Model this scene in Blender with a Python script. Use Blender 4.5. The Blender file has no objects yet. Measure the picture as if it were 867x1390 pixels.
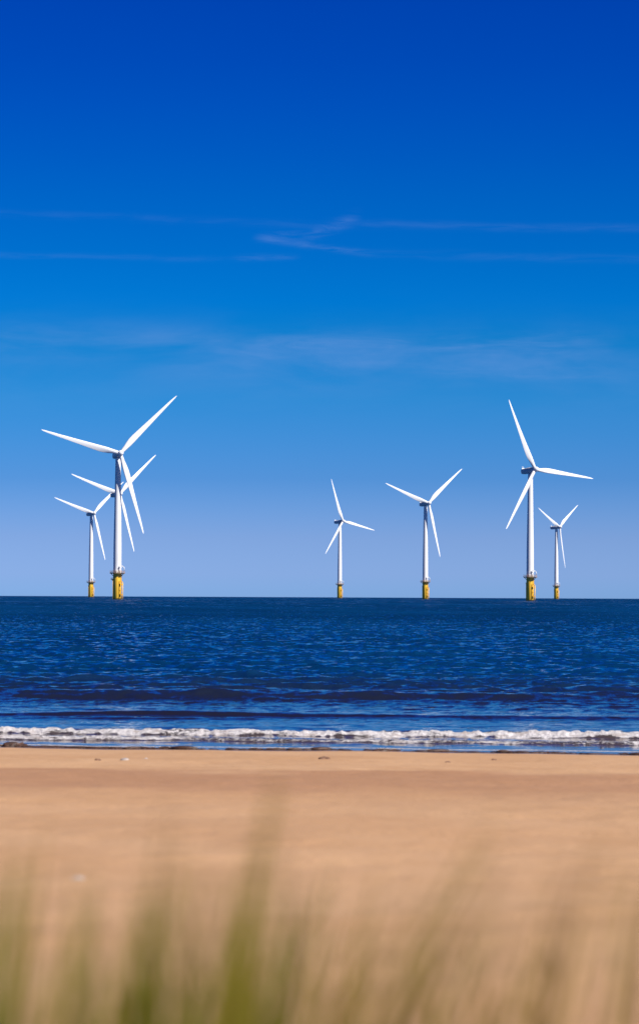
import bpy, bmesh, math, random
import numpy as np
from mathutils import Vector, Matrix
random.seed(7); rng = np.random.default_rng(11)
R = math.radians
scene = bpy.context.scene
col = scene.collection
F = 3675.0            # focal length in photo pixels (photo 867 x 1390)
HC = 3.0              # camera height above the sea
RE = 6.371e6          # the sea follows the curve of the earth
LEVEL = 807.2
SUN_AZ, SUN_EL = 126.0, 41.0

# ------------------------------------------------------------ node helpers
class NT:
    def __init__(s, tree):
        s.t = tree; s.n = tree.nodes; s.l = tree.links
    def node(s, kind, **kw):
        n = s.n.new(kind)
        for k, v in kw.items(): setattr(n, k, v)
        return n
    def put(s, sock, v):
        if isinstance(v, bpy.types.NodeSocket): s.l.new(v, sock)
        else: sock.default_value = v
    def m(s, op, a, b=0.0, c=None, clamp=False):
        n = s.node('ShaderNodeMath', operation=op, use_clamp=clamp)
        s.put(n.inputs[0], a); s.put(n.inputs[1], b)
        if c is not None: s.put(n.inputs[2], c)
        return n.outputs[0]
    def noise(s, vec, scale, detail=4, rough=.55, dist=0.0):
        n = s.node('ShaderNodeTexNoise')
        if vec is not None: s.l.new(vec, n.inputs['Vector'])
        n.inputs['Scale'].default_value = scale; n.inputs['Detail'].default_value = detail
        n.inputs['Roughness'].default_value = rough; n.inputs['Distortion'].default_value = dist
        return n.outputs['Fac']
    def mapping(s, vec, scale=(1, 1, 1), loc=(0, 0, 0), rot=(0, 0, 0)):
        n = s.node('ShaderNodeMapping'); s.l.new(vec, n.inputs['Vector'])
        n.inputs['Scale'].default_value = scale; n.inputs['Location'].default_value = loc
        n.inputs['Rotation'].default_value = rot
        return n.outputs[0]
    def ramp(s, fac, stops, interp='LINEAR'):
        n = s.node('ShaderNodeValToRGB'); cr = n.color_ramp; cr.interpolation = interp
        while len(cr.elements) < len(stops): cr.elements.new(.5)
        for e, (p, c) in zip(cr.elements, stops):
            e.position = p; e.color = c if len(c) == 4 else (*c, 1)
        s.put(n.inputs[0], fac); return n.outputs[0]
    def mix(s, fac, a, b, blend='MIX'):
        n = s.node('ShaderNodeMix', data_type='RGBA', blend_type=blend)
        s.put(n.inputs[0], fac)
        for sk, v in ((n.inputs[6], a), (n.inputs[7], b)):
            s.put(sk, v if isinstance(v, bpy.types.NodeSocket) else (*v, 1))
        return n.outputs[2]
    def maprange(s, v, a, b, c=0.0, d=1.0, smooth=True):
        n = s.node('ShaderNodeMapRange', clamp=True)
        n.interpolation_type = 'SMOOTHSTEP' if smooth else 'LINEAR'
        s.put(n.inputs[0], v)
        for i, x in enumerate((a, b, c, d)): s.put(n.inputs[i + 1], x)
        return n.outputs[0]
    def bump(s, h, strength, distance):
        n = s.node('ShaderNodeBump'); s.l.new(h, n.inputs['Height'])
        s.put(n.inputs['Strength'], strength); s.put(n.inputs['Distance'], distance)
        return n.outputs[0]

def new_mat(name):
    m = bpy.data.materials.new(name); m.use_nodes = True
    nt = NT(m.node_tree); b = m.node_tree.nodes['Principled BSDF']
    return m, nt, b

def paint(name, c1, c2, rough=.4, nscale=.6, streak=True, bumpd=0.0):
    """painted steel / glass fibre: base colour with faint weathering that runs down"""
    m, nt, b = new_mat(name)
    tc = nt.node('ShaderNodeTexCoord').outputs['Object']
    v = nt.mapping(tc, (nscale, nscale, nscale * (.15 if streak else 1)))
    f = nt.noise(v, 2.0, 5, .6)
    f = nt.maprange(f, .45, .75)
    nt.l.new(nt.mix(f, c1, c2), b.inputs['Base Color'])
    b.inputs['Roughness'].default_value = rough
    return m

M = {}
M['white'] = paint('white_tower_paint', (.80, .80, .80), (.72, .73, .72), .45)
M['blade'] = paint('white_blade_shell', (.82, .82, .82), (.76, .76, .75), .38)
M['nacelle'] = paint('grey_white_nacelle', (.62, .63, .64), (.55, .55, .56), .45)
M['dark'] = paint('dark_metal', (.05, .05, .055), (.03, .03, .03), .6)
M['galv'] = paint('galvanised_steel', (.34, .24, .15), (.22, .14, .08), .55, 1.2, False)
M['ladder'] = paint('weathered_yellow_steel', (.55, .27, .03), (.22, .09, .03), .6, 1.5, False)

def yellow_mat():
    m, nt, b = new_mat('yellow_transition_paint')
    tc = nt.node('ShaderNodeTexCoord').outputs['Object']
    f = nt.noise(nt.mapping(tc, (1.2, 1.2, .12)), 2.2, 6, .62)
    c = nt.mix(nt.maprange(f, .5, .9), (.98, .58, .05), (.90, .48, .04))
    # tide line: dark growth just above the water
    z = nt.node('ShaderNodeSeparateXYZ'); nt.l.new(tc, z.inputs[0])
    zz = nt.m('ADD', z.outputs[2], nt.m('MULTIPLY', nt.noise(tc, 1.4, 4), -1.6))
    g = nt.maprange(zz, .1, -.5)
    nt.l.new(nt.mix(g, c, (.06, .055, .02)), b.inputs['Base Color'])
    b.inputs['Roughness'].default_value = .45
    return m
M['yellow'] = yellow_mat()

# ------------------------------------------------------------ mesh helpers
def link_mesh(name, bm, mat, parent=None, smooth=False, loc=None):
    me = bpy.data.meshes.new(name)
    bmesh.ops.recalc_face_normals(bm, faces=bm.faces)
    bm.to_mesh(me); bm.free()
    if smooth:
        for p in me.polygons: p.use_smooth = True
    me.materials.append(mat)
    o = bpy.data.objects.new(name, me); col.objects.link(o)
    if parent: o.parent = parent
    if loc: o.location = loc
    return o

def lathe(bm, prof, n=32, cx=0, cy=0):
    rings = []
    for r, z in prof:
        rings.append([bm.verts.new((cx + r * math.cos(2 * math.pi * k / n), cy + r * math.sin(2 * math.pi * k / n), z)) for k in range(n)])
    for a, b in zip(rings, rings[1:]):
        for k in range(n):
            bm.faces.new((a[k], a[(k + 1) % n], b[(k + 1) % n], b[k]))
    bm.faces.new(rings[0][::-1]); bm.faces.new(rings[-1])

def tube(bm, p, q, r, n=8, r2=None):
    p = Vector(p); q = Vector(q); d = (q - p).normalized()
    a = d.orthogonal().normalized(); b = d.cross(a)
    r2 = r if r2 is None else r2
    R1 = [bm.verts.new(p + (a * math.cos(t) + b * math.sin(t)) * r) for t in [2 * math.pi * k / n for k in range(n)]]
    R2 = [bm.verts.new(q + (a * math.cos(t) + b * math.sin(t)) * r2) for t in [2 * math.pi * k / n for k in range(n)]]
    for k in range(n): bm.faces.new((R1[k], R1[(k + 1) % n], R2[(k + 1) % n], R2[k]))
    bm.faces.new(R1[::-1]); bm.faces.new(R2)

def box(bm, c, s, rz=0.0, bev=0.0):
    g = bmesh.ops.create_cube(bm, size=1.0)
    mat = Matrix.Translation(c) @ Matrix.Rotation(rz, 4, 'Z') @ Matrix.Diagonal((*s, 1))
    bmesh.ops.transform(bm, matrix=mat, verts=g['verts'])
    if bev:
        es = list({e for v in g['verts'] for e in v.link_edges})
        bmesh.ops.bevel(bm, geom=es, offset=bev, segments=2, affect='EDGES')

# ------------------------------------------------------------ wind turbine
HUB_H = 80.6; DECK = 14.6; LAND = R(-42)      # boat landing faces right and towards the beach

def blade_mesh():
    """root at origin, span +Z, wind side -Y, leading edge +X"""
    bm = bmesh.new()
    st = [(0.9, 2.1, 1.0, 14, .5), (2.4, 2.1, 1.0, 14, .5), (4.5, 2.45, .78, 14, .46), (7, 3.1, .50, 13, .40), (9.5, 3.45, .36, 11.5, .36),
          (12.5, 3.40, .30, 9.5, .34), (16, 3.1, .27, 7.5, .34), (20, 2.75, .24, 5.8, .34), (25, 2.35, .22, 4, .34), (30, 1.95, .20, 2.6, .34),
          (35, 1.6, .18, 1.5, .34), (40, 1.22, .17, .6, .34), (43.5, .92, .16, 0, .36), (45.4, .62, .16, -.4, .42), (46.3, .28, .18, -.5, .5), (46.5, .08, .3, -.5, .5)]
    n = 20; rings = []
    for z, c, tr, tw, le in st:
        ring = []
        blend = min(1.0, max(0.0, (1.0 - tr) / .55))
        for k in range(n):
            t = 2 * math.pi * k / n
            x = .5 + .5 * math.cos(t)         # 1 = leading edge, 0 = trailing
            circ = .5 * math.sin(t)
            s = 1 - x                          # distance back from the leading edge
            th = 5 * .5 * (0.2969 * math.sqrt(max(s, 0)) - .126 * s - .3516 * s * s + .2843 * s ** 3 - .1015 * s ** 4) / .5
            foil = th * (1 if math.sin(t) > 0 else -.75) if abs(math.sin(t)) > 1e-6 else 0
            yy = (circ * (1 - blend) + foil * blend) * tr * c
            xx = (x - 1 + le) * c
            a = R(tw + 3)
            px = xx * math.cos(a) - yy * math.sin(a); py = xx * math.sin(a) + yy * math.cos(a)
            ring.append(bm.verts.new((px, -py - 0.0006 * z * z, z)))
        rings.append(ring)
    for a, b in zip(rings, rings[1:]):
        for k in range(n): bm.faces.new((a[k], a[(k + 1) % n], b[(k + 1) % n], b[k]))
    bm.faces.new(rings[0][::-1]); bm.faces.new(rings[-1])
    return bm

def make_turbine():
    root = bpy.data.objects.new('wind_turbine', None); col.objects.link(root)
    # tower
    bm = bmesh.new()
    lathe(bm, [(2.3, DECK + .25), (2.3, DECK + .5), (2.24, DECK + .52), (2.2, 30), (2.0, 44), (1.75, 60), (1.45, 78.3), (1.52, 78.32), (1.52, 78.6)], 48)
    tw = link_mesh('tower', bm, M['white'], root, True)
    m = tw.modifiers.new('es', 'EDGE_SPLIT'); m.split_angle = R(40)
    bm = bmesh.new(); c = Vector((math.cos(LAND), math.sin(LAND), 0))
    box(bm, c * 2.26 + Vector((0, 0, DECK + 1.55)), (.14, 1.0, 2.2), LAND, .03)
    link_mesh('door', bm, M['nacelle'], tw)
    # foundation
    bm = bmesh.new()
    lathe(bm, [(2.25, -6), (2.25, 1.2), (2.32, 1.3), (2.32, 13.9), (2.42, 14.0), (2.42, DECK - .11)], 48)
    fd = link_mesh('foundation', bm, M['yellow'], root, True)
    m = fd.modifiers.new('es', 'EDGE_SPLIT'); m.split_angle = R(40)
    bm = bmesh.new(); s = Vector((-c.y, c.x, 0))
    for sg in (-1, 1):
        p = c * 3.35 + s * sg * .85
        tube(bm, p + Vector((0, 0, -2)), p + Vector((0, 0, 9.3)), .2, 12)
        tube(bm, p + Vector((0, 0, 9.3)), c * 2.3 + s * sg * .85 + Vector((0, 0, 10.2)), .2, 12)
        for z in (1.6, 5.2, 8.6):
            tube(bm, p + Vector((0, 0, z)), c * 2.1 + s * sg * .6 + Vector((0, 0, z)), .14, 8)
    link_mesh('boat_landing', bm, M['yellow'], fd, True)
    bm = bmesh.new()
    for sg in (-1, 1):
        p = c * 2.95 + s * sg * .33
        tube(bm, p + Vector((0, 0, -1)), p + Vector((0, 0, DECK)), .06, 6)
    for k in range(44):
        z = -.6 + k * .345
        tube(bm, c * 2.95 + s * .33 + Vector((0, 0, z)), c * 2.95 - s * .33 + Vector((0, 0, z)), .035, 6)
    for z in (2.6, 8.3):                                      # brown rest grating and fender blocks on the ladder
        box(bm, c * 2.85 + Vector((0, 0, z)), (.9, 1.3, .9), LAND, .08)
    link_mesh('ladder', bm, M['ladder'], fd)
    bm = bmesh.new()
    for a in (200, 160):
        q = Vector((math.cos(R(a)), math.sin(R(a)), 0))
        tube(bm, q * 2.55 + Vector((0, 0, -4)), q * 2.55 + Vector((0, 0, 11.2)), .17, 8)
        box(bm, q * 2.55 + Vector((0, 0, 11.0)), (.7, .5, .45), R(a), .05)
    link_mesh('cable_tube', bm, M['yellow'], fd, True)
    # platform: deck on brackets
    bm = bmesh.new()
    lathe(bm, [(2.2, DECK - .1), (4.2, DECK - .1), (4.2, DECK + .3), (2.2, DECK + .3)], 24)
    for k in range(10):
        a = 2 * math.pi * k / 10 + .2; q = Vector((math.cos(a), math.sin(a), 0))
        tube(bm, q * 2.35 + Vector((0, 0, DECK - 1.7)), q * 3.9 + Vector((0, 0, DECK - .02)), .11, 6)
        tube(bm, q * 2.35 + Vector((0, 0, DECK - .16)), q * 4.15 + Vector((0, 0, DECK - .16)), .12, 6)
    box(bm, c * 4.5 + Vector((0, 0, DECK + .1)), (1.2, 2.4, .2), LAND)
    pf = link_mesh('platform', bm, M['galv'], root)
    bm = bmesh.new(); n = 20; pts = [Vector((4.12 * math.cos(2 * math.pi * k / n), 4.12 * math.sin(2 * math.pi * k / n), DECK + .2)) for k in range(n)]
    for k in range(n):
        p, q = pts[k], pts[(k + 1) % n]
        tube(bm, p, p + Vector((0, 0, 1.15)), .045, 5)
        for z in (.4, .78, 1.15): tube(bm, p + Vector((0, 0, z)), q + Vector((0, 0, z)), .04, 5)
    link_mesh('railing', bm, M['ladder'], pf)
    # davit crane and switch cabinet on the deck
    bm = bmesh.new()
    cp = Vector((3.0 * math.cos(R(-62)), 3.0 * math.sin(R(-62)), DECK + .22))
    tube(bm, cp, cp + Vector((0, 0, 2.9)), .38, 12); tube(bm, cp + Vector((0, 0, 2.7)), cp + Vector((0, 0, 3.3)), .55, 12)
    tube(bm, cp + Vector((0, 0, 3.1)), cp + Vector((.3, -.2, 4.3)), .28, 8)
    tube(bm, cp + Vector((.3, -.2, 4.3)), cp + Vector((2.2, .5, 3.1)), .22, 8)
    tube(bm, cp + Vector((2.2, .5, 3.1)), cp + Vector((2.6, .65, 1.3)), .2, 8)
    tube(bm, cp + Vector((0, 0, 1.6)), cp + Vector((1.2, .1, 3.6)), .09, 8)
    link_mesh('davit_crane', bm, M['white'], pf, True)
    bm = bmesh.new()
    box(bm, (3.1 * math.cos(R(-92)), 3.1 * math.sin(R(-92)), DECK + 1.12), (1.3, .9, 1.8), R(-2), .06)
    link_mesh('cabinet', bm, M['white'], pf)
    # nacelle: long rounded box, front (rotor side) towards -Y, tilted up at the front
    bm = bmesh.new()
    secs = [(-3.1, 1.35, 1.45, 0), (-2.4, 1.62, 1.7, .02), (0, 1.72, 1.85, .05), (3.5, 1.72, 1.85, .05), (6.2, 1.6, 1.7, .08), (7.4, 1.35, 1.45, .15), (7.9, .9, 1.0, .25)]
    rings = []; n = 28
    for y, w, h, dz in secs:
        ring = []
        for k in range(n):
            t = 2 * math.pi * k / n; ct, s_ = math.cos(t), math.sin(t); e = .62
            ring.append(bm.verts.new((w * math.copysign(abs(ct) ** e, ct), y, dz + h * math.copysign(abs(s_) ** e, s_))))
        rings.append(ring)
    for a, b in zip(rings, rings[1:]):
        for k in range(n): bm.faces.new((a[k], a[(k + 1) % n], b[(k + 1) % n], b[k]))
    bm.faces.new(rings[0]); bm.faces.new(rings[-1][::-1])
    nc = link_mesh('nacelle', bm, M['nacelle'], root, True)
    bm = bmesh.new()
    tube(bm, (.5, 6.6, 1.7), (.5, 6.9, 3.1), .07, 6); tube(bm, (-.5, 6.6, 1.7), (-.5, 6.9, 3.1), .07, 6)
    tube(bm, (-.9, 6.9, 3.1), (.9, 6.9, 3.1), .06, 6); box(bm, (0, 6.8, 2.05), (1.9, .12, .75), 0, .03)
    link_mesh('wind_sensor', bm, M['white'], nc)
    bm = bmesh.new()
    for k in range(5): box(bm, (0, 7.93 + .02 * k % .02, -.35 + .22 * k), (1.1, .12, .1))
    link_mesh('vent', bm, M['dark'], nc)
    # hub and spinner
    bm = bmesh.new()
    prof = [(1.45, 0), (1.62, .35), (1.62, 2.3), (1.5, 2.9), (1.2, 3.5), (.7, 3.95), (.15, 4.1)]
    lathe(bm, prof, 28); bmesh.ops.transform(bm, matrix=Matrix.Rotation(R(90), 4, 'X'), verts=bm.verts)
    link_mesh('hub', bm, M['blade'], root, True)
    b0 = link_mesh('blade', blade_mesh(), M['blade'], root, True)
    for k in range(2):
        b = b0.copy(); col.objects.link(b); b.parent = root
    return root

def copy_tree(o, parent=None):
    c = o.copy(); col.objects.link(c); c.parent = parent
    for ch in [x for x in list(col.objects) if x.parent == o]: copy_tree(ch, c)
    return c

def pose_turbine(root, yaw, phase):
    """yaw: hub turned to the right of the camera; phase: screen angle of the first blade (0 = up, + = clockwise)"""
    T = Matrix.Translation((0, 0, HUB_H)) @ Matrix.Rotation(yaw, 4, 'Z') @ Matrix.Rotation(R(-5), 4, 'X')
    k = 0
    for ch in [x for x in col.objects if x.parent == root]:
        b = ch.name.split('.')[0]
        if b == 'nacelle': ch.matrix_local = T @ Matrix.Translation((0, 0, -.1))
        elif b == 'hub': ch.matrix_local = T @ Matrix.Translation((0, -3.15, 0)) @ Matrix.Rotation(0, 4, 'Z')
        elif b == 'blade':
            ch.matrix_local = T @ Matrix.Translation((0, -4.5, 0)) @ Matrix.Rotation(phase + k * 2 * math.pi / 3, 4, 'Y')
            k += 1

# tower pixel x, three tips (clockwise from first), distance, label  (all measured on the photograph)
TURB = [
 (160.0, [(57, 584.5), (239, 538), (195, 727)], 1503, 'largest left turbine with yellow base, its tower standing in front of another turbine'),
 (158.5, [(98, 643), (212, 619), (182, 751)], 2104, 'white turbine whose tower is hidden behind the large left turbine'),
 (124.3, [(72, 677), (163.5, 661), (141, 765)], 2610, 'small leftmost turbine standing just left of the largest left turbine'),
 (461.3, [(451, 652), (508, 724), (441, 752)], 2850, 'small middle turbine with one blade pointing almost straight up'),
 (577.3, [(523, 657), (626, 640), (595, 759)], 2285, 'mid sized turbine with two blades raised in a wide V, alone right of the middle'),
 (719.3, [(689, 546), (803, 658), (684, 721)], 1671, 'large right turbine with one blade pointing up and left, yellow base'),
 (754.8, [(730, 690), (784, 691), (764, 775)], 3045, 'smallest turbine at the far right, two blades raised in a narrow V'),
]
proto = make_turbine()
for i, (tx, tips, D, lab) in enumerate(TURB):
    o = proto if i == 0 else copy_tree(proto)
    cx = sum(t[0] for t in tips) / 3; cy = sum(t[1] for t in tips) / 3
    hs = [t[0] - cx for t in tips]; vs = [cy - t[1] for t in tips]
    r = math.sqrt(sum(v * v for v in vs) / 1.5); c = min(.985, math.sqrt(sum(h * h for h in hs) / 1.5) / r)
    # phase: mean over the three blades; blades are listed clockwise so they are 120 deg apart
    S = C_ = 0
    for k, (h, v) in enumerate(zip(hs, vs)):
        a = math.atan2(h / c, v) - k * 2 * math.pi / 3; S += math.sin(a); C_ += math.cos(a)
    ph = math.atan2(S, C_)
    x = (tx - 433.5) / F * D
    o.location = (x, D, -D * D / (2 * RE))
    bearing = math.atan2(x, D)
    pose_turbine(o, math.acos(c) - bearing, ph)
    for ch in [q for q in col.objects if q.parent == o]:
        if ch.name.split('.')[0] in ('foundation', 'platform', 'tower'): ch.rotation_euler.z = -bearing
    o['label'] = lab; o['category'] = 'wind turbine'; o['group'] = 'offshore wind turbines on yellow foundations'

# ------------------------------------------------------------ sea
def shore(x): return 52.3 - .13 * np.clip(x, -60, 60) + .13 * np.sin(x * .7 + 1) + .10 * np.sin(x * 1.9 + .5 * np.sin(x * 3.1)) + .6 * np.sin(x * .021)

def smooth(a, b, x):
    t = np.clip((x - a) / (b - a), 0, 1); return t * t * (3 - 2 * t)

_RC = {}
def rarr(seed, shape):
    if (seed, shape) not in _RC: _RC[(seed, shape)] = np.random.default_rng(seed).random(shape)
    return _RC[(seed, shape)]

def vnoise(x, seed, scale):
    """smooth 1-D noise"""
    r = rarr(seed, 4096); t = x / scale + 2048; i = np.floor(t).astype(int); f = t - i; f = f * f * (3 - 2 * f)
    return r[i % 4096] * (1 - f) + r[(i + 1) % 4096] * f

def vnoise2(x, y, seed, sx, sy):
    r = rarr(seed, (512, 512)); u = x / sx + 5000; v = y / sy + 5000
    i = np.floor(u).astype(int); j = np.floor(v).astype(int); f = u - i; g = v - j; f = f * f * (3 - 2 * f); g = g * g * (3 - 2 * g)
    a = r[i % 512, j % 512]; b = r[(i + 1) % 512, j % 512]; c = r[i % 512, (j + 1) % 512]; d = r[(i + 1) % 512, (j + 1) % 512]
    return (a * (1 - f) + b * f) * (1 - g) + (c * (1 - f) + d * f) * g

def sea_fields(X, Y, spacing):
    z = np.zeros_like(X)
    # wind waves: long crests roughly along x, running at the shore
    rs = np.random.default_rng(5)
    calm = smooth(66, 92, Y) * .85 + .15 * smooth(52, 56, Y)
    for k in range(64):
        L = .35 * (26 ** (k / 63.0))
        th = rs.normal(0, .55) + .12
        ph = rs.random() * 6.283
        amp = .0105 * L ** .78 * (1.0 if L < 5 else .55)
        kx, ky = math.sin(th) * 2 * math.pi / L, math.cos(th) * 2 * math.pi / L
        fade = smooth(1.6, 3.5, L / spacing)
        inner = calm if L < 3 else calm * smooth(58, 90, Y)
        s = np.sin(kx * X + ky * Y + ph + .5 * np.sin(X * .11 * ky + ph))
        z += amp * fade * inner * (s + .35 * (s * s - .5)) * .62
    # shoaling swell: crest line distance, height, front width, back width
    def swell(d0, h, wf, wb, slope, seed, var, mod=True):
        c = d0 - slope * X + var * (vnoise(X, seed, 3.5) - .5) * 2 + var * .5 * (vnoise(X, seed + 1, 1.1) - .5)
        t = Y - c
        hh = h * (.7 + .45 * vnoise(X, seed + 2, 9.0)) if mod else h
        return hh * np.where(t < 0, np.exp(-(t / wf) ** 2), np.exp(-(t / wb) ** 2)), t
    w1, _ = swell(78.5, .20, .8, 2.2, .0, 31, .18)
    w1b, _ = swell(92, .13, 1.6, 3.0, -.02, 37, .5)
    w2, _ = swell(66.6, .17, .42, 1.3, .03, 41, .30)
    w2 = w2 * (.35 + .75 * smooth(.2, .75, vnoise2(X, Y, 43, 4.5, 9))) + .45 * swell(64.9, .10, .3, .8, .05, 47, .3)[0] * smooth(.35, .7, vnoise2(X, Y, 49, 3, 9))
    w3, t3 = swell(57.9, .125, .27, 1.1, .07, 51, .13, True)
    w4, t4 = swell(55.3, .075, .2, .6, .10, 61, .16)
    z += w1 + w1b + w2 + w3 + w4
    # foam amount
    tn = t3 + .38 * (vnoise2(X, Y, 71, .5, .4) - .5)
    f3 = np.where(tn < .1, smooth(-.52, -.28, tn), 1 - smooth(.02, .32, tn) * .8)
    f3 = np.where(tn > .45, .25 * np.exp(-(tn - .45) / 2.0), f3)
    f3 = f3 * (.80 + .20 * smooth(.25, .6, vnoise2(X, Y, 73, .8, .35)))
    f4 = smooth(-.38, -.16, t4) * (1 - smooth(0.0, .45, t4)) * (.55 + .35 * vnoise2(X, Y, 75, .9, .3))
    ed = Y - shore(X)
    f5 = smooth(.75, .9, ed + .25 * vnoise(X, 81, 1.4)) * (1 - smooth(1.05, 1.25, ed + .25 * vnoise(X, 81, 1.4))) * .85
    f6 = .8 * smooth(.0, .04, ed) * (1 - smooth(.06, .16, ed))
    patch = np.exp(-((Y - 61.6 + .05 * X) / .8) ** 2) * (.12 + .34 * smooth(-6, 8, X)) * (.7 + .6 * vnoise2(X, Y, 77, 1.1, .5))
    foam = np.clip(np.maximum.reduce([f3, f4, f5, f6, patch]), 0, 1)
    foam *= smooth(-.3, 0, ed)
    # bubbling relief of the foam
    lump = (vnoise2(X, Y, 91, .10, .12) - .5) * .09 + (vnoise2(X, Y, 92, .3, .3) - .5) * .035
    z += lump * np.clip(f3, 0, 1) + lump * .5 * f4
    z = z * smooth(-.4, 1.2, ed)
    murk = 1 - smooth(66, 108, Y)
    return z, foam, murk

def grid_mesh(name, X, Y, Z, mat, attrs=None):
    nr, nc = X.shape
    me = bpy.data.meshes.new(name)
    co = np.stack([X, Y, Z], -1).reshape(-1, 3).astype(np.float32)
    idx = np.arange(nr * nc).reshape(nr, nc)
    q = np.stack([idx[:-1, :-1], idx[:-1, 1:], idx[1:, 1:], idx[1:, :-1]], -1).reshape(-1, 4)
    me.vertices.add(len(co)); me.vertices.foreach_set('co', co.ravel())
    me.loops.add(q.size); me.loops.foreach_set('vertex_index', q.ravel().astype(np.int32))
    me.polygons.add(len(q)); me.polygons.foreach_set('loop_start', np.arange(0, q.size, 4, dtype=np.int32))
    me.polygons.foreach_set('use_smooth', np.ones(len(q), dtype=bool))
    me.update(calc_edges=True)
    for k, v in (attrs or {}).items():
        a = me.attributes.new(k, 'FLOAT', 'POINT'); a.data.foreach_set('value', v.ravel().astype(np.float32))
    me.materials.append(mat)
    o = bpy.data.objects.new(name, me); col.objects.link(o); return o

def sea_mat():
    m, nt, b = new_mat('sea_water')
    geo = nt.node('ShaderNodeNewGeometry').outputs['Position']
    foam = nt.node('ShaderNodeAttribute', attribute_name='foam').outputs['Fac']
    murk = nt.node('ShaderNodeAttribute', attribute_name='murk').outputs['Fac']
    sx = nt.node('ShaderNodeSeparateXYZ'); nt.l.new(geo, sx.inputs[0])
    # wind patches in the water colour
    pz = nt.noise(nt.mapping(geo, (.02, .006, 1)), 1.0, 4, .6)
    deep = nt.mix(nt.maprange(pz, .35, .65), SEA_A, SEA_B)
    base = nt.mix(murk, deep, SEA_MURK)
    base = nt.mix(nt.maprange(sx.outputs[1], 60.5, 57), base, (.07, .052, .048))
    # foam breakup
    v = nt.mapping(geo, (1, 1.3, 1))
    n1 = nt.noise(v, 11.0, 6, .7, .4); n2 = nt.noise(v, 1.7, 4, .6, .6)
    nn = nt.m('ADD', nt.m('MULTIPLY', n1, .7), nt.m('MULTIPLY', nt.noise(nt.mapping(geo, (.5, 2.6, 1)), 1.9, 4, .6, .6), .3))
    thr = nt.m('SUBTRACT', .77, nt.m('MULTIPLY', foam, .43))
    ff = nt.maprange(nt.m('SUBTRACT', nn, thr), -.04, .06)
    ff = nt.m('MULTIPLY', ff, nt.maprange(foam, .02, .12))
    stain = nt.maprange(nt.noise(nt.mapping(geo, (.9, 2, 2)), 3.0, 4, .6), .48, .66)
    grain_shade = nt.maprange(nt.noise(nt.mapping(geo, (1, .5, .5)), 17.0, 3, .7), .42, .62)
    fcol = nt.mix(nt.m('MULTIPLY', grain_shade, .55), (.78, .74, .73), (.36, .33, .36))  # fine grey shading of the froth, painted into the foam colour
    fcol = nt.mix(nt.m('MULTIPLY', stain, .5), fcol, (.34, .24, .18))
    nt.l.new(nt.mix(ff, base, fcol), b.inputs['Base Color'])
    nt.l.new(nt.m('ADD', nt.m('MULTIPLY', ff, .6), .07), b.inputs['Roughness'])
    b.inputs['IOR'].default_value = 1.33
    nt.l.new(nt.m('SUBTRACT', .5, nt.m('MULTIPLY', ff, .35)), b.inputs['Specular IOR Level'])
    # wave facets too small for the mesh: slopes straight from noise in real metres
    d = sx.outputs[1]
    def cnoise(scale, size, det, rough=.6):
        n = nt.node('ShaderNodeTexNoise'); nt.l.new(nt.mapping(geo, scale), n.inputs['Vector'])
        n.inputs['Scale'].default_value = size; n.inputs['Detail'].default_value = det; n.inputs['Roughness'].default_value = rough
        v = nt.node('ShaderNodeVectorMath', operation='SUBTRACT'); nt.l.new(n.outputs['Color'], v.inputs[0]); v.inputs[1].default_value = (.5, .5, .5)
        return v.outputs[0]
    def scl(v, s):
        n = nt.node('ShaderNodeVectorMath', operation='SCALE'); nt.l.new(v, n.inputs[0]); nt.put(n.inputs[3], s); return n.outputs[0]
    def vadd(a, b):
        n = nt.node('ShaderNodeVectorMath', operation='ADD'); nt.l.new(a, n.inputs[0]); nt.put(n.inputs[1], b); return n.outputs[0]
    calm = nt.m('MULTIPLY', nt.maprange(d, 60, 98, .13, 1.0), nt.maprange(d, 53, 62, .25, 1.0))
    far = nt.maprange(d, 120, 900)
    v1 = scl(cnoise((1.0, .75, 1), 2.7, 3, .65), nt.m('MULTIPLY', calm, 1.45))
    v2 = scl(cnoise((.40, .10, 1), 1.0, 3, .62), nt.m('MULTIPLY', far, .9))
    v3 = scl(cnoise((.10, .012, 1), 1.0, 4, .6), nt.m('MULTIPLY', far, .6))
    cy = nt.node('ShaderNodeCombineXYZ'); nt.l.new(nt.m('MULTIPLY', nt.maprange(d, 75, 500, 0, -.30), 1.0), cy.inputs[1])
    nrm = nt.node('ShaderNodeNewGeometry').outputs['Normal']
    tot = vadd(vadd(v1, v2), vadd(v3, cy.outputs[0]))
    tot_s = nt.node('ShaderNodeVectorMath', operation='MULTIPLY'); nt.l.new(tot, tot_s.inputs[0]); tot_s.inputs[1].default_value = (.8, 1, 0)
    nv = nt.node('ShaderNodeVectorMath', operation='NORMALIZE'); nt.l.new(vadd(nrm, tot_s.outputs[0]), nv.inputs[0])
    bp = nt.node('ShaderNodeBump'); nt.l.new(nt.m('MULTIPLY', n1, ff), bp.inputs['Height']); bp.inputs['Distance'].default_value = .07
    nt.l.new(nv.outputs[0], bp.inputs['Normal'])
    nt.l.new(bp.outputs[0], b.inputs['Normal'])
    return m
SEA_A, SEA_B, SEA_MURK = (.001, .024, .078), (.0015, .038, .120), (.014, .013, .018)
M['sea'] = sea_mat()

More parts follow.
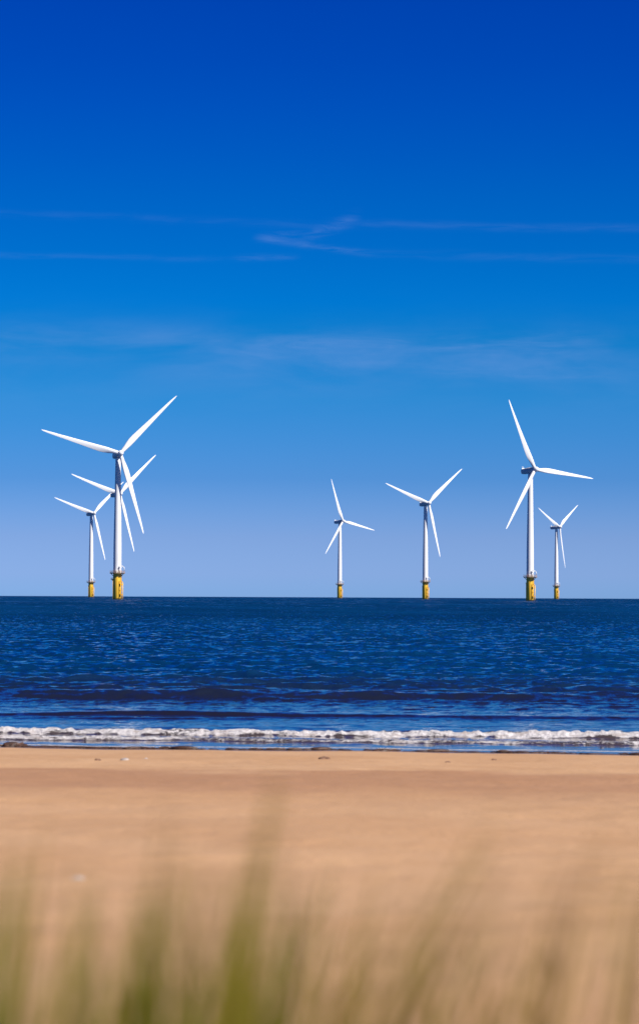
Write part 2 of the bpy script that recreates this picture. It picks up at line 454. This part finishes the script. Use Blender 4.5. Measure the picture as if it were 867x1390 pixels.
def build_sea():
    u_in = np.linspace(-.23, .23, 560)
    u_l = -.23 - np.geomspace(.004, 3.5, 40)[::-1]; u_r = .23 + np.geomspace(.004, 3.5, 40)
    U = np.concatenate([u_l, u_in, u_r])
    d1 = np.concatenate([np.geomspace(46, 420, 1250), np.arange(422, 1200, 2.2)])
    d2 = np.geomspace(1205, 15000, 120)
    D = np.concatenate([d1, d2])
    UU, DD = np.meshgrid(U, D)
    # inside the fan x = u*d; near the beach the sides reach further out
    X = UU * DD; Y = DD.copy()
    du = np.gradient(U)
    sp = np.maximum(du[None, :] * DD, np.gradient(D)[:, None] * .8)
    z, foam, murk = sea_fields(X, Y, sp)
    z = z * (1 - smooth(700, 1150, Y))
    z = z - (X * X + Y * Y) / (2 * RE)
    o = grid_mesh('sea', X, Y, z, M['sea'], {'foam': foam, 'murk': murk})
    o['kind'] = 'structure'
build_sea()

# ------------------------------------------------------------ beach
PROF = [(-400, 4.0), (-60, 3.2), (-10, 2.35), (0, 2.3), (2.5, 2.26), (4, 2.21), (6, 2.1), (9, 1.93), (12, 1.75), (16, 1.57), (20, 1.40), (25, 1.2), (30, 1.0), (35, .72), (40, .46), (45, .25), (50, .085), (52.3, 0), (60, -.40), (90, -1.6), (400, -12), (16000, -60)]
def ground_z(X, Y):
    Yp = Y + (52.3 - shore(X)) * smooth(20, 48, Y)
    z = np.interp(Yp, [p[0] for p in PROF], [p[1] for p in PROF])
    near = 1 - smooth(44, 52, Y)
    z = z + near * ((vnoise2(X, Y, 101, 3.2, 2.2) - .5) * .06 + (vnoise2(X, Y, 102, .9, .7) - .5) * .035 + (vnoise2(X, Y, 103, .33, .28) - .5) * .02)
    return z

def sand_mat():
    m, nt, b = new_mat('beach_sand')
    geo = nt.node('ShaderNodeNewGeometry').outputs['Position']
    n1 = nt.noise(nt.mapping(geo, (.5, .35, 1)), .9, 5, .6, .3)
    n2 = nt.noise(geo, 60, 3, .7)
    n3 = nt.noise(nt.mapping(geo, (1, .6, 1)), 3.5, 5, .65)
    c = nt.mix(nt.maprange(n1, .30, .72), SAND_A, SAND_B)
    c = nt.mix(nt.m('MULTIPLY', nt.maprange(n3, .5, .75), .14), c, SAND_C)
    c = nt.mix(nt.m('MULTIPLY', nt.maprange(n2, .5, .8), .3), c, (.25, .15, .08))
    # a band of redder, coarser sand left by the last high tide
    sp = nt.node('ShaderNodeSeparateXYZ'); nt.l.new(geo, sp.inputs[0])
    yy = nt.m('ADD', sp.outputs[1], nt.m('MULTIPLY', nt.m('SUBTRACT', n1, .5), 14.0))
    band = nt.m('MULTIPLY', nt.maprange(yy, 21, 27), nt.maprange(yy, 38, 32))
    c = nt.mix(nt.m('MULTIPLY', band, .62), c, (.34, .165, .085))
    # wet sand at the water's edge
    wet = nt.node('ShaderNodeAttribute', attribute_name='wet').outputs['Fac']
    w = nt.maprange(nt.m('ADD', wet, nt.m('MULTIPLY', nt.m('SUBTRACT', n3, .5), .5)), .35, .75)
    c = nt.mix(w, c, (.16, .10, .065))
    nt.l.new(c, b.inputs['Base Color'])
    nt.l.new(nt.m('SUBTRACT', .92, nt.m('MULTIPLY', w, .72)), b.inputs['Roughness'])
    b.inputs['Specular IOR Level'].default_value = .25
    h = nt.m('ADD', nt.m('MULTIPLY', n3, .028), nt.m('MULTIPLY', n2, .004))
    nt.l.new(nt.bump(h, nt.m('SUBTRACT', 1.0, w), 1.0), b.inputs['Normal'])
    return m
SAND_A, SAND_B, SAND_C = (.50, .285, .145), (.565, .34, .185), (.34, .17, .085)
M['sand'] = sand_mat()
xs = np.concatenate([-np.geomspace(16, 9000, 40)[::-1], np.linspace(-15.9, 15.9, 320), np.geomspace(16, 9000, 40)])
ys = np.concatenate([-np.geomspace(8, 400, 20)[::-1], np.linspace(-7.9, 56, 520), np.geomspace(56.5, 16000, 60)])
GX, GY = np.meshgrid(xs, ys)
GZ = ground_z(GX, GY) - (GX * GX + GY * GY) / (2 * RE)
wet = 1 - smooth(-.1, 2.2, shore(GX) - GY)
sand = grid_mesh('sand_beach', GX, GY, GZ, M['sand'], {'wet': wet}); sand['kind'] = 'structure'

def gz(x, y): return float(ground_z(np.array([x]), np.array([y]))[0])
def at_row(px, row):
    """ground point seen at a photo pixel (roll allowed for)"""
    off = row - LEVEL - .0046 * (px - 433.5)
    best = None
    for y in np.arange(50.5 * 1.08, 4, -.05):
        x = (px - 433.5) / F * y
        o = (HC - gz(x, y)) * F / y
        if o >= off: return x, float(y)
    return (px - 433.5) / F * 5, 5.0

# ------------------------------------------------------------ seaweed and stones on the sand
def lumpy(name, seed, sx, sy, sz, mat, strands=0):
    r = random.Random(seed); bm = bmesh.new()
    bmesh.ops.create_icosphere(bm, subdivisions=3, radius=1)
    ks = [(Vector((r.uniform(-1, 1), r.uniform(-1, 1), r.uniform(-1, 1))) * r.uniform(1.5, 5), r.uniform(0, 6), r.uniform(.05, .17)) for _ in range(9)]
    for v in bm.verts:
        p = v.co.copy(); s = 1 + sum(a * math.sin(k.dot(p) + f) for k, f, a in ks)
        v.co = Vector((p.x * sx * s, p.y * sy * s, max(-.25, p.z) * sz * s))
    for _ in range(strands):
        a = r.uniform(0, 6.283); L = r.uniform(.6, 1.5); p = Vector((math.cos(a) * sx * .5, math.sin(a) * sy * .5, sz * .5))
        for k in range(4):
            q = p + Vector((math.cos(a) * sx * L / 4, math.sin(a) * sy * L / 4, 0)); q.z = sz * r.uniform(.05, .7) * (1 - k / 5); a += r.uniform(-.7, .7)
            tube(bm, p, q, .012, 5, .008); p = q
    me = bpy.data.meshes.new(name); bm.to_mesh(me); bm.free()
    for p in me.polygons: p.use_smooth = True
    me.materials.append(mat); return me

def rock_mat(name, a, b_, sc, rough=.8):
    m, nt, b = new_mat(name); tc = nt.node('ShaderNodeTexCoord').outputs['Object']
    f = nt.noise(tc, sc, 5, .65); nt.l.new(nt.mix(nt.maprange(f, .35, .65), a, b_), b.inputs['Base Color'])
    b.inputs['Roughness'].default_value = rough; nt.l.new(nt.bump(f, .6, .02), b.inputs['Normal']); return m
M['weed'] = rock_mat('dark_wrack', (.035, .018, .010), (.09, .035, .018), 18, .5)
M['pale'] = rock_mat('pale_stone', (.44, .38, .34), (.33, .28, .25), 9)
M['brown'] = rock_mat('brown_stone', (.20, .10, .06), (.12, .065, .04), 9)
weeds = [lumpy('seaweed_clump', 200 + k, .10 + .03 * k, .06 + .01 * k, .035 + .008 * (k % 3), M['weed'], 7) for k in range(5)]
stones = [lumpy('beach_stone', 300 + k, .07, .06, .05, M[['pale', 'brown'][k % 2]]) for k in range(4)]

def put(me, name, x, y, s, rz, label, cat, group=None, sink=.0):
    o = bpy.data.objects.new(name, me); col.objects.link(o)
    o.location = (x, y, gz(x, y) - sink); o.rotation_euler = (0, 0, rz); o.scale = s
    o['label'] = label; o['category'] = cat
    if group: o['group'] = group
    return o
SPECIAL = [
 (14, 1.0, 2.2, 'large dark seaweed heap on the wet sand at the far left of the tideline'),
 (226, .7, 1.6, 'reddish brown seaweed clump sticking up from the tideline left of centre'),
 (735, .75, 1.0, 'black seaweed clump on the wet sand below the right pair of turbines'),
]
sh = lambda x: float(shore(np.array([x]))[0])
for px, s, hh, lab in SPECIAL:
    x = (px - 433.5) / F * 51.9; y = sh(x) - .12
    put(weeds[2], 'seaweed_clump', x, y, (s * 1.3, s, s * hh), .3, lab, 'seaweed')
r = random.Random(3)
for k, px in enumerate([38, 52, 66, 84, 101, 120, 139, 152, 176, 196, 246, 262, 290, 318, 349, 372, 380, 398, 433, 468, 502, 511, 553, 570, 612, 628, 655, 690, 704, 722, 754, 792, 800, 842, 858, 22, 45, 60, 75, 93, 110, 130, 160, 188, 205, 240, 275, 335, 360, 415, 525, 590, 640, 680, 775, 820]):
    x = (px - 433.5) / F * 51.9; y = sh(x) - r.uniform(.0, .40)
    s = r.uniform(.35, .85)
    put(weeds[r.randrange(5)], 'seaweed_clump', x, y, (s * r.uniform(.9, 1.9), s, s * r.uniform(.7, 1.5)), r.uniform(-.4, .4),
        'small dark brown seaweed scrap in the broken line along the edge of the water', 'seaweed', 'small seaweed scraps along the tideline')
SB = [(136, 1031, 0, .9, 'dark stone on the sand left of the pale stones near the waterline'),
      (172, 1031, 1, 1.0, 'pale stone on the sand, left one of the two pale stones'),
      (199, 1030, 1, .8, 'pale stone on the sand, right one of the two pale stones'),
      (441, 1029, 0, 1.2, 'reddish brown stone lying on the sand near the centre of the beach'),
      (113, 1192, 1, .55, 'pale stone alone on the blurred sand in the lower left'),
      (608, 1034, 0, .7, 'small brown stone on the sand right of centre'),
      (672, 1031, 0, .8, 'small brown stone on the sand below the large right turbine')]
for k, (px, row, c, s, lab) in enumerate(SB):
    x, y = at_row(px, row)
    put(stones[(0 if c else 1) + 2 * (k % 2)], 'beach_stone', x, y, (s * 1.2, s, s * .8), r.uniform(0, 3), lab, 'stone', None, .01)

# ------------------------------------------------------------ dune grass in front of the lens
def grass_mat():
    m, nt, b = new_mat('marram_grass')
    a = nt.node('ShaderNodeAttribute', attribute_name='tone').outputs['Fac']
    c = nt.ramp(a, [(0, (.12, .16, .004)), (.35, (.23, .20, .010)), (.7, (.30, .185, .035)), (1, (.38, .25, .08))])
    nt.l.new(c, b.inputs['Base Color']); b.inputs['Roughness'].default_value = .5
    tr = nt.node('ShaderNodeBsdfTranslucent'); nt.l.new(c, tr.inputs[0])
    mx = nt.node('ShaderNodeMixShader'); mx.inputs[0].default_value = .35
    nt.l.new(b.outputs[0], mx.inputs[1]); nt.l.new(tr.outputs[0], mx.inputs[2])
    nt.l.new(mx.outputs[0], nt.n['Material Output'].inputs[0])
    return m
M['grass'] = grass_mat()
gv, gf, gt = [], [], []
def blade(x, y, tipx, tipy, tipz, w, tone):
    z0 = gz(x, y) - .02
    p0 = Vector((x, y, z0)); p2 = Vector((tipx, tipy, tipz)); p1 = Vector((x + (tipx - x) * .40, y + (tipy - y) * .25, z0 + (tipz - z0) * .62))
    N = 8; base = len(gv); yw = random.uniform(-.9, .9); side = Vector((math.cos(yw), math.sin(yw), 0))
    for k in range(N + 1):
        t = k / N; p = p0 * (1 - t) ** 2 + p1 * 2 * t * (1 - t) + p2 * t * t
        ww = w * (1 - t ** 2.2) * .5 + .0004
        fold = Vector((-side.y, side.x, 0)) * ww * .5
        gv.extend([p - side * ww, p + fold, p + side * ww]); gt.extend([tone] * 3)
        if k:
            a = base + 3 * (k - 1)
            gf.append((a, a + 1, a + 4, a + 3)); gf.append((a + 1, a + 2, a + 5, a + 4))
def px_at(px, row, y):      # world point at depth y seen at a pixel
    return (px - 433.5) / F * y, HC - (row - LEVEL) * y / F
# tufts: lower pixel x at row 1300, tip pixel, depth, blade count, spread in px, tone
TUFTS = [(15, 30, 1130, 2.7, 9, 22, .05), (40, 62, 1090, 3.0, 4, 20, .55), (5, 12, 1180, 2.4, 7, 25, .0), (128, 135, 1170, 2.6, 8, 24, .12), (160, 186, 1190, 2.8, 6, 26, .35),
         (212, 232, 1170, 2.5, 10, 18, .0), (216, 240, 1050, 2.7, 5, 12, .5), (262, 280, 1100, 3.0, 4, 16, .6), (300, 304, 1170, 2.7, 8, 15, .2), (340, 376, 1040, 2.6, 9, 11, .3), (336, 368, 1095, 2.8, 6, 14, .4),
         (398, 408, 1185, 2.6, 8, 18, .15), (420, 436, 1230, 2.9, 4, 26, .5), (490, 512, 1150, 2.7, 4, 14, .65), (490, 590, 1170, 2.7, 4, 18, .55), (520, 585, 1170, 3.0, 4, 16, .6),
         (590, 700, 1075, 2.6, 7, 14, .42), (604, 650, 1170, 2.8, 5, 16, .35), (655, 735, 1140, 2.8, 6, 16, .5), (684, 706, 1200, 2.7, 4, 18, .55), (742, 760, 1130, 3.0, 4, 16, .75), (795, 850, 1095, 2.6, 6, 16, .45), (838, 868, 1120, 2.9, 4, 20, .5), (870, 884, 1150, 2.7, 4, 26, .4),
         (100, 118, 1220, 2.4, 5, 40, .2), (250, 262, 1250, 2.3, 5, 40, .1), (560, 590, 1250, 2.4, 4, 40, .5), (740, 770, 1240, 2.4, 4, 50, .5)]
for bx, tx, trow, dep, n, spd, tone in TUFTS:
    for k in range(max(3, int(n * (.95 if bx > 450 else .85)))):
        y = dep + random.gauss(0, .07)
        d = random.gauss(0, spd * .8); tr_ = trow + abs(random.gauss(0, 1)) * (1300 - trow) * .34
        fr = (1300 - tr_) / (1300 - trow)
        txp = bx + (tx - bx) * fr + d * 1.1
        X, Z = px_at(txp, tr_, y)
        slope = (tx - bx) / (1300 - trow)
        z0 = gz(X, y); rowb = LEVEL + (HC - z0) * F / y
        x0 = X - (rowb - tr_) * slope * y / F * .95 - random.gauss(0, .004)
        blade(x0, y + random.gauss(0, .05), X, y, Z, random.uniform(.005, .0085), min(1, max(0, tone + random.gauss(0, .12))))
# low grass at the foot of the tufts, and more of the same over the dune to both sides and behind
for k in range(520):
    y = random.uniform(1.9, 3.4)
    x = random.uniform(-1.6, 1.6) if k % 3 == 0 else random.choice((-.116, -.112, -.082, -.078, -.060, -.058, -.036, -.034, -.024, -.008, .045)) * y + random.gauss(0, .026)
    h = random.uniform(.22, .46) * (1.0 if vnoise2(np.array([x]), np.array([y]), 7, .25, .3)[0] > .42 else .7)
    z = gz(x, y)
    blade(x, y, x + random.gauss(.04, .05), y + random.gauss(0, .05), z + h, random.uniform(.003, .006), min(1, max(0, random.gauss(.25 + .25 * (x > .05), .15))))
for k in range(1100):
    y = random.uniform(-3.5, 3.6); x = random.choice((-1, 1)) * random.uniform(.9, 6)
    h = random.uniform(.2, .55)
    blade(x, y, x + random.gauss(.10, .07), y + random.gauss(0, .06), gz(x, y) + h, random.uniform(.004, .007), min(1, max(0, random.gauss(.4, .2))))
me = bpy.data.meshes.new('dune_grass'); me.from_pydata([tuple(v) for v in gv], [], gf); me.update()
for p in me.polygons: p.use_smooth = True
a = me.attributes.new('tone', 'FLOAT', 'POINT'); a.data.foreach_set('value', gt)
me.materials.append(M['grass'])
g = bpy.data.objects.new('dune_grass', me); col.objects.link(g)
g['kind'] = 'stuff'; g['label'] = 'green and straw coloured dune grass blades rising in the near foreground, out of focus'; g['category'] = 'grass'

# ------------------------------------------------------------ sky
world = bpy.data.worlds.new('World'); scene.world = world; world.use_nodes = True
nt = NT(world.node_tree); bg = world.node_tree.nodes['Background']
sky = nt.node('ShaderNodeTexSky', sky_type='NISHITA'); sky.sun_disc = False
sky.sun_elevation = R(SUN_EL); sky.sun_rotation = R(SUN_AZ); sky.air_density = 1.0; sky.dust_density = 0.3; sky.ozone_density = 3.0
dirv = nt.node('ShaderNodeTexCoord').outputs['Generated']
sep = nt.node('ShaderNodeSeparateXYZ'); nt.l.new(dirv, sep.inputs[0])
el = nt.m('MULTIPLY', nt.m('ARCSINE', sep.outputs[2]), F)              # height above the horizon, in units of 1/3675 rad
az = nt.m('MULTIPLY', nt.m('ARCTAN2', sep.outputs[0], sep.outputs[1]), F)
# polariser: tints the clear sky by elevation
TINT = [(0, (1, 1, 1)), (1, (1, 1, 1))]
TINT = [(0.019836065573770528, (0.3736, 0.7062, 1.7241)), (0.038688524590163975, (0.3873, 0.6637, 1.6284)), (0.07967213114754101, (0.3351, 0.5634, 1.3763)), (0.1452459016393443, (0.1572, 0.436, 1.1368)), (0.2354098360655738, (0.0562, 0.4195, 1.011)), (0.3009836065573771, (0.0108, 0.3778, 0.9256)), (0.34196721311475414, (0.0, 0.3515, 0.9724)), (0.399344262295082, (0.0, 0.3091, 0.9174)), (0.4567213114754099, (0.0, 0.2737, 0.8904)), (0.5059016393442624, (0.0, 0.2384, 0.8743)), (0.5550819672131148, (0.0, 0.2091, 0.8628)), (0.6042622950819673, (0.0, 0.1849, 0.8404)), (0.6657377049180329, (0.0, 0.1677, 0.824)), (1.0, (0.0, 0.06, 0.38))]
fac = nt.maprange(el, -20, 1200, 0, 1, False)
tint = nt.ramp(fac, TINT)
skyc = nt.mix(1.0, sky.outputs[0], tint, 'MULTIPLY')
# high cirrus and old contrails
comb = nt.node('ShaderNodeCombineXYZ'); nt.l.new(az, comb.inputs[0]); nt.l.new(el, comb.inputs[1])
P = comb.outputs[0]
wis = nt.maprange(nt.noise(nt.mapping(P, (.006, .05, 1)), 1.0, 6, .65, .5), .36, .72)
fine = nt.maprange(nt.noise(nt.mapping(P, (.014, .11, 1), rot=(0, 0, .10)), 1.0, 6, .7, .8), .33, .70)
soft = nt.maprange(nt.noise(nt.mapping(P, (.0035, .014, 1)), 1.0, 5, .6, .3), .30, .70)
wob = nt.m('MULTIPLY', nt.m('SUBTRACT', nt.noise(nt.mapping(P, (.006, 0, 0)), 1.0, 3), .5), 9.0)
def streak(x0, y0, x1, y1, w, amp, soft_end=60, nz=None):
    u0, u1 = x0 - 433.5, x1 - 433.5
    v0, v1 = LEVEL - y0, LEVEL - y1
    sl = (v1 - v0) / (u1 - u0)
    c = nt.m('ADD', nt.m('MULTIPLY', nt.m('SUBTRACT', az, u0), sl), v0)
    t = nt.m('DIVIDE', nt.m('ADD', nt.m('SUBTRACT', el, c), wob), w)
    gss = nt.m('EXPONENT', nt.m('MULTIPLY', nt.m('MULTIPLY', t, t), -1.0))
    win = nt.m('MULTIPLY', nt.maprange(az, u0 - soft_end, u0 + soft_end), nt.maprange(az, u1 + soft_end, u1 - soft_end))
    o = nt.m('MULTIPLY', nt.m('MULTIPLY', gss, win), amp * (.6 if w < 10 else 1.15))
    if nz is not None: o = nt.m('MULTIPLY', o, nz)
    return o
trail = nt.maprange(nt.noise(nt.mapping(P, (.010, .10, 1)), 1.0, 6, .7, .6), .3, .7, .1, 1.4)
parts = [streak(-600, 346, 300, 354, 4, .09, 60, trail), streak(320, 352, 395, 350, 4, .26, 18, fine),
         streak(480, 305, 1500, 326, 5, .11, 30, trail), streak(400, 333, 500, 345, 4, .32, 25, fine), streak(500, 345, 1400, 366, 6, .07, 40, trail),
         streak(350, 325, 410, 318, 6, .28, 15, fine), streak(415, 322, 480, 298, 8, .30, 15, fine), streak(355, 327, 420, 334, 4, .24, 15, trail),
         streak(-300, 288, 500, 308, 5, .06, 60, trail),
         streak(-800, 470, 300, 462, 20, .22, 120, soft), streak(280, 470, 800, 466, 15, .24, 60, wis), streak(250, 490, 800, 484, 24, .20, 90, soft),
         streak(470, 494, 830, 508, 9, .24, 60, wis), streak(560, 505, 830, 514, 5, .18, 30, fine), streak(-500, 500, 1400, 500, 55, .12, 200, soft)]
tot = parts[0]
for p in parts[1:]: tot = nt.m('ADD', tot, p)
tot = nt.m('MINIMUM', tot, .6)
skyc = nt.mix(tot, skyc, CLOUD_C) if 'CLOUD_C' in globals() else nt.mix(tot, skyc, (1.8, 3.4, 7.3))
nt.l.new(skyc, bg.inputs['Color']); bg.inputs['Strength'].default_value = .0748

sd = Vector((math.sin(R(SUN_AZ)) * math.cos(R(SUN_EL)), math.cos(R(SUN_AZ)) * math.cos(R(SUN_EL)), math.sin(R(SUN_EL))))
L = bpy.data.lights.new('sun', 'SUN'); L.energy = 4.8; L.angle = R(.53); L.color = (1, .955, .90)
so = bpy.data.objects.new('sun', L); col.objects.link(so); so.rotation_euler = sd.to_track_quat('Z', 'Y').to_euler(); so.location = (20, -20, 60)

# ------------------------------------------------------------ camera
cd = bpy.data.cameras.new('camera'); cam = bpy.data.objects.new('camera', cd); col.objects.link(cam); scene.camera = cam
cd.sensor_fit = 'VERTICAL'; cd.sensor_height = 36; cd.sensor_width = 24; cd.lens = 36 * F / 1390
cd.clip_start = .1; cd.clip_end = 60000
pitch = math.atan((LEVEL - 695) / F)
cam.matrix_world = Matrix.Translation((0, 0, HC)) @ Matrix.Rotation(R(90) + pitch, 4, 'X') @ Matrix.Rotation(R(.26), 4, 'Z')
cd.dof.use_dof = True; cd.dof.focus_distance = 170; cd.dof.aperture_fstop = cd.lens / 38.0; cd.dof.aperture_blades = 9

scene.view_settings.view_transform = 'Standard'; scene.view_settings.look = 'None'
scene.view_settings.exposure = 0.42; scene.view_settings.gamma = 1
scene.render.engine = 'CYCLES'; scene.render.resolution_x = 638; scene.render.resolution_y = 1024
